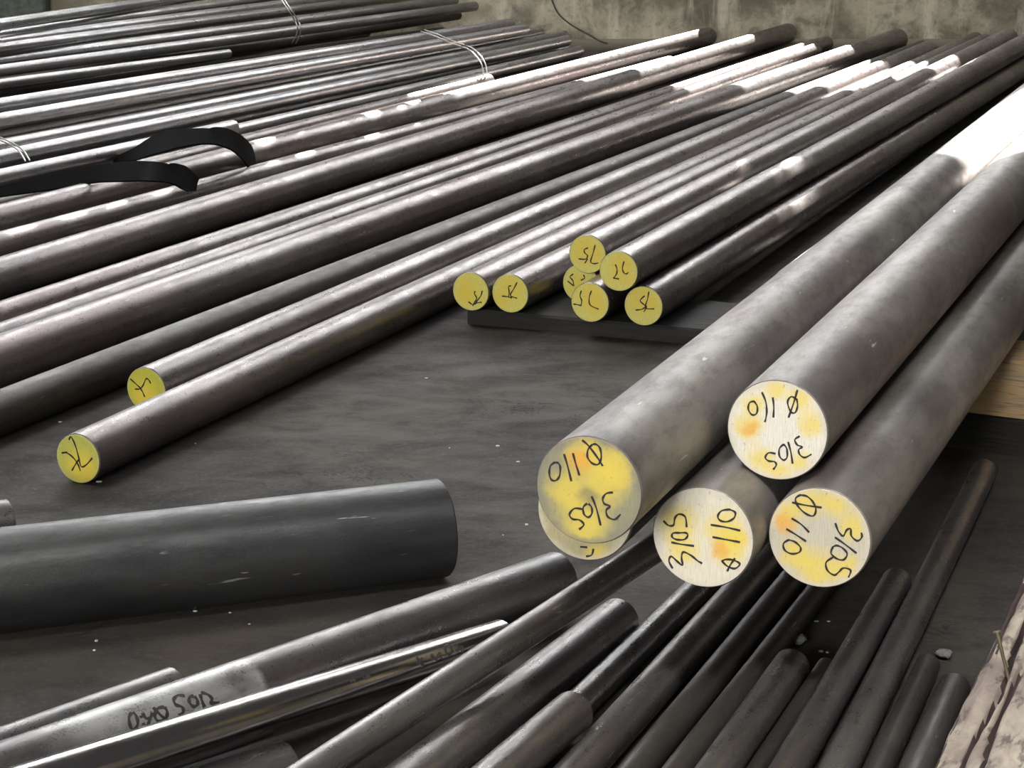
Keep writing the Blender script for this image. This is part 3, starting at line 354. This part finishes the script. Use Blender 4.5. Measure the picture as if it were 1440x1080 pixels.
# ------------------------------------------------------------------ timbers
def beam(name, p, q, wid, h, z0, mat, label, cat='timber', rough=.002, lenseg=24):
    """timber from p to q (xy), width wid towards the left of p->q, height h"""
    p = Vector((p[0], p[1], 0)); q = Vector((q[0], q[1], 0)); d = q - p; L = d.length; d.normalize(); s = Vector((-d.y, d.x, 0))
    bm = bmesh.new(); secs = []
    prof = [(0, 0), (0, h / 2), (0, h - .004), (.004, h), (wid / 2, h), (wid - .004, h), (wid, h - .004), (wid, 0)]
    for i in range(lenseg + 1):
        t = L * i / lenseg; row = []
        for k, (a, b) in enumerate(prof):
            jz = noise.noise(Vector((t * 9, k * 3.1, h * 50))) * rough
            row.append(bm.verts.new((t, a + jz, b + (jz * .3 if 0 < b < h else 0))))
        secs.append(row)
    for A, B in zip(secs, secs[1:]):
        for k in range(len(prof)): bm.faces.new((A[k], A[(k + 1) % len(prof)], B[(k + 1) % len(prof)], B[k]))
    bm.faces.new(secs[0]); bm.faces.new(secs[-1])
    o = mk(name, bm_mesh(bm, name), mat); o.matrix_world = Matrix.Translation((p.x, p.y, z0)) @ Matrix((d, s, Vector((0, 0, 1)))).transposed().to_4x4()
    return tag(o, label, cat)
beam('timber_plank', (-.085, 3.985), (.62, 3.70), .24, .030, 0, M['darkwood'], 'flat dark oily plank under the yellow ended bar cluster')
beam('timber_batten', (.50, 3.235), (1.5, 2.72), .14, .088, .06, M['pine'], 'pale weathered pine timber under the thick bars at right')
beam('timber_batten', (.48, 3.25), (1.54, 2.69), .17, .0595, 0, M['darkwood'], 'dark timber lying on the floor beneath the pale pine timber')
beam('timber_batten', (1.72, 6.2), (3.1, 5.68), .14, .140, 0, M['darkwood'], 'dark timber holding up the far part of the thick bars')

# bark timber at lower right, alongside the lower bars
def bark_beam():
    p = Vector((.335, 1.30, 0)); d = Vector((.589 - .379, 2.317 - 1.783, 0)).normalized(); p = Vector((.379, 1.783, 0)) - d * .6; s = Vector((d.y, -d.x, 0)); L = 1.9; wid = .24; h = .1
    bm = bmesh.new(); NX, NY = 84, 190; g = []
    def top(a, t):
        z = h + .006 * noise.fractal(Vector((a * 14, t * 5, 1.3)), 1, 2, 4) + .003 * noise.noise(Vector((a * 70, t * 18, 4)))
        for c0, wv, dep in ((.010, .3, .007), (.029, .9, .020), (.041, 1.3, .014), (.062, 1.7, .010), (.105, 2.2, .012), (.15, 2.9, .012)):
            cx = c0 + .006 * noise.noise(Vector((t * 5.5, wv * 9, 0))) - .010 * (t - .8)
            wq = .0012 + .0024 * max(0, noise.noise(Vector((t * 5 + wv, 7, wv))))
            on = max(0., min(1., .55 + 1.6 * noise.noise(Vector((t * 2.2, wv * 5, 3)))))
            z -= dep * on * math.exp(-((a - cx) / wq) ** 2)
        if a < .012: z -= (.012 - a) * .9
        return z
    for j in range(NY + 1):
        t = L * j / NY; e = .003 * noise.noise(Vector((t * 12, 0, 9)))
        row = [bm.verts.new((e - .002, -t, 0)), bm.verts.new((e, -t, h * .5))]
        for i in range(NX + 1):
            a = wid * (i / NX) ** 1.7; row.append(bm.verts.new((a + (e if i == 0 else 0), -t, top(a, t))))
        row.append(bm.verts.new((wid, -t, 0))); g.append(row)
    for A, B in zip(g, g[1:]):
        for k in range(len(A)):
            f = bm.faces.new((A[k], B[k], B[(k + 1) % len(A)], A[(k + 1) % len(A)]))
            if k in (0, 1, 2): f.material_index = 1
            elif 2 < k < len(A) - 2 and min(v.co.z for v in f.verts) < h - .0095: f.material_index = 2
    bm.faces.new(g[0]); bm.faces.new(g[-1])
    me = bm_mesh(bm, 'timber_slab'); o = mk('timber_slab', me, M['bark'], smooth=True); me.materials.append(M['splitwood']); me.materials.append(M['crack'])
    o.matrix_world = Matrix.Translation((p.x, p.y, 0)) @ Matrix((s, -d, Vector((0, 0, 1)))).transposed().to_4x4()
    tag(o, 'rough weathered timber slab with long dark cracks, lower right corner', 'timber')
    # nail standing in a crack
    bm = bmesh.new(); bmesh.ops.create_cone(bm, cap_ends=True, segments=10, radius1=.0016, radius2=.002, depth=.05)
    for v in bm.verts: v.co.z += .025
    bmesh.ops.create_cone(bm, cap_ends=True, segments=12, radius1=.0045, radius2=.004, depth=.0018, matrix=Matrix.Translation((0, 0, .051)))
    nl = mk('nail', bm_mesh(bm, 'nail'), M['nail'], o); nl.location = (.033, -.851, h - .008); nl.rotation_euler = (.25, -.35, 0)
bark_beam()

# ------------------------------------------------------------------ lifting sling
def ribbon(bm, pts, wid, thick, tilt):
    P = [Vector(p) for p in catmull([tuple(p) for p in pts], 8)]; rows = []
    for i, p in enumerate(P):
        d = (P[min(i + 1, len(P) - 1)] - P[max(i - 1, 0)]).normalized(); t = i / (len(P) - 1)
        up = Vector((0, math.cos(tilt(t)), math.sin(tilt(t)))); up = (up - d * up.dot(d)).normalized(); nn = d.cross(up)
        tw = wid * (.35 + .65 * min(1, min(t, 1 - t) * 5))
        rows.append([bm.verts.new(p + up * a * tw / 2 + nn * b * thick / 2) for a, b in ((-1, -1), (0, -1), (1, -1), (1, 1), (0, 1), (-1, 1))])
    for A, B in zip(rows, rows[1:]):
        for k in range(6): bm.faces.new((A[k], A[(k + 1) % 6], B[(k + 1) % 6], B[k]))
    bm.faces.new(rows[0]); bm.faces.new(rows[-1])
bm = bmesh.new()
ribbon(bm, [[-1.0661, 5.6743, 0.05], [-1.0056, 5.6608, 0.075], [-0.9339, 5.557, 0.115], [-0.85, 5.4051, 0.15], [-0.7696, 5.3509, 0.165], [-0.724, 5.3829, 0.155], [-0.6974, 5.4513, 0.125], [-0.6894, 5.5574, 0.085], [-0.6969, 5.7065, 0.045], [-0.7076, 5.8372, 0.005]], .066, .005, lambda t: .75 - .3 * math.sin(math.pi * t))
ribbon(bm, [[-1.2902, 5.1061, 0.055], [-1.1811, 5.162, 0.07], [-1.0966, 5.1775, 0.085], [-0.9923, 5.1824, 0.1], [-0.8926, 5.1103, 0.115], [-0.8274, 5.078, 0.115], [-0.7998, 5.1174, 0.1], [-0.7879, 5.2063, 0.075], [-0.7925, 5.353, 0.04]], .064, .005, lambda t: .55)
sl = mk('lifting_sling', bm_mesh(bm, 'lifting_sling'), M['strap'], smooth=True); sl.data.set_sharp_from_angle(angle=math.radians(35))
tag(sl, 'black flat webbing sling looped over the bars at upper left', 'strap')

# ------------------------------------------------------------------ tie wires, cable
def tube(name, pts, r, mat, k=6, n=8, parent=None):
    P = [Vector(p) for p in catmull([tuple(p) for p in pts], k)]; bm = bmesh.new(); rows = []
    for i, p in enumerate(P):
        d = (P[min(i + 1, len(P) - 1)] - P[max(i - 1, 0)]).normalized(); a = d.orthogonal().normalized() if abs(d.x) > .9 else d.cross(Vector((1, 0, 0))).normalized(); b = d.cross(a)
        rows.append([bm.verts.new(p + (a * math.cos(2 * math.pi * j / n) + b * math.sin(2 * math.pi * j / n)) * r) for j in range(n)])
    for A, B in zip(rows, rows[1:]):
        for j in range(n): bm.faces.new((A[j], A[(j + 1) % n], B[(j + 1) % n], B[j]))
    bm.faces.new(rows[0]); bm.faces.new(rows[-1])
    return mk(name, bm_mesh(bm, name), mat, parent, smooth=True)
for pts, lab in [([[[-0.8619, 7.9883, 0.31], [-0.8337, 7.9129, 0.285], [-0.8126, 7.9022, 0.255], [-0.8025, 7.9498, 0.225], [-0.7916, 7.9392, 0.2], [-0.7991, 7.9814, 0.17], [-0.8246, 8.0681, 0.13]], [[-0.8425, 7.9294, 0.312], [-0.815, 7.857, 0.287], [-0.7943, 7.8488, 0.257], [-0.7843, 7.8982, 0.227], [-0.7737, 7.8894, 0.202], [-0.7812, 7.9331, 0.172], [-0.8066, 8.0214, 0.132]]], 'bright double tie wire round the rear bundle, top left'), ([[[-0.3354, 7.933, 0.185], [-0.2806, 7.7183, 0.19], [-0.2348, 7.7158, 0.17], [-0.1927, 7.7636, 0.15], [-0.1541, 7.7606, 0.135], [-0.1226, 7.7075, 0.11], [-0.107, 7.6807, 0.085], [-0.1022, 7.6982, 0.05]], [[-0.3236, 7.9673, 0.187], [-0.2689, 7.7504, 0.192], [-0.2229, 7.7471, 0.172], [-0.1805, 7.7946, 0.152], [-0.1418, 7.7911, 0.137], [-0.1102, 7.7366, 0.112], [-0.0946, 7.7087, 0.087], [-0.0898, 7.7254, 0.052]]], 'bright double tie wire round the front bundle near its far ends'), ([[[-1.3358, 5.4558, 0.15], [-1.3091, 5.4708, 0.135], [-1.2895, 5.4852, 0.12], [-1.2723, 5.4867, 0.105], [-1.253, 5.4605, 0.085]], [[-1.3279, 5.4687, 0.15], [-1.3011, 5.4835, 0.135], [-1.2813, 5.4977, 0.12], [-1.264, 5.499, 0.105], [-1.2446, 5.4724, 0.085]]], 'bright double tie wire at the left edge of the picture')]:
    e = bpy.data.objects.new('tie_wire', None); COL.objects.link(e); e.location = pts[0][0]
    tag(e, lab, 'wire', 'wire ties round the thin bars')
    for st in pts:
        o = tube('wire_strand', [Vector(q) - Vector(pts[0][0]) for q in st], .0022, M['wire'], parent=e)
cb = tube('cable', [(.165, 9.535, .2), (.20, 9.52, .12), (.255, 9.5, .07), (.33, 9.46, .03), (.385, 9.36, .008), (.41, 9.28, .008)], .0035, M['cable'])
tag(cb, 'thin dark cable hanging down the rear wall to the floor', 'cable')

# ------------------------------------------------------------------ debris on the floor
def lump(r, seed, flat=.5):
    bm = bmesh.new(); bmesh.ops.create_icosphere(bm, subdivisions=2, radius=r)
    for v in bm.verts: v.co *= 1 + .35 * noise.noise(v.co * (2.2 / r) + Vector((seed, 0, 0))); v.co.z *= flat
    z = min(v.co.z for v in bm.verts)
    for v in bm.verts: v.co.z -= z
    return bm_mesh(bm, 'cement_lump')
grit = simple('dirty plaster', (.16, .16, .15, 1), .9, 0, .5)
o = mk('cement_lump', lump(.012, 3), grit); o.location = (.333, 2.338, 0); tag(o, 'small pale cement lump on the dark floor below the thick bars', 'debris')
o = mk('cement_lump', lump(.010, 9), grit); o.location = (.497, 2.294, 0); tag(o, 'small grey cement lump beside the timber slab at right', 'debris')
bm = bmesh.new()
for x, y in [[-0.485, 2.316], [-0.488, 2.345], [-0.386, 2.443], [-0.343, 2.438], [-0.315, 2.4], [-0.096, 3.145], [-0.107, 2.572], [-0.49, 3.169], [-0.602, 2.97], [0.009, 3.07], [0.02, 2.772], [-0.022, 3.153], [-0.012, 2.73], [0.366, 2.409], [0.381, 2.409], [0.358, 2.312], [0.365, 2.309], [0.703, 3.034], [-0.724, 3.29], [-0.148, 3.57], [-0.077, 2.754]]:
    r = random.uniform(.0015, .004)
    bmesh.ops.create_icosphere(bm, subdivisions=1, radius=r, matrix=Matrix.Translation((x, y, r * .3)) @ Matrix.Diagonal((random.uniform(.7, 1.8), 1, .4, 1)))
ch = mk('metal_chips', bm_mesh(bm, 'metal_chips'), M['chip']); tag(ch, 'tiny pale chips scattered over the dark floor', 'debris', kind='stuff')
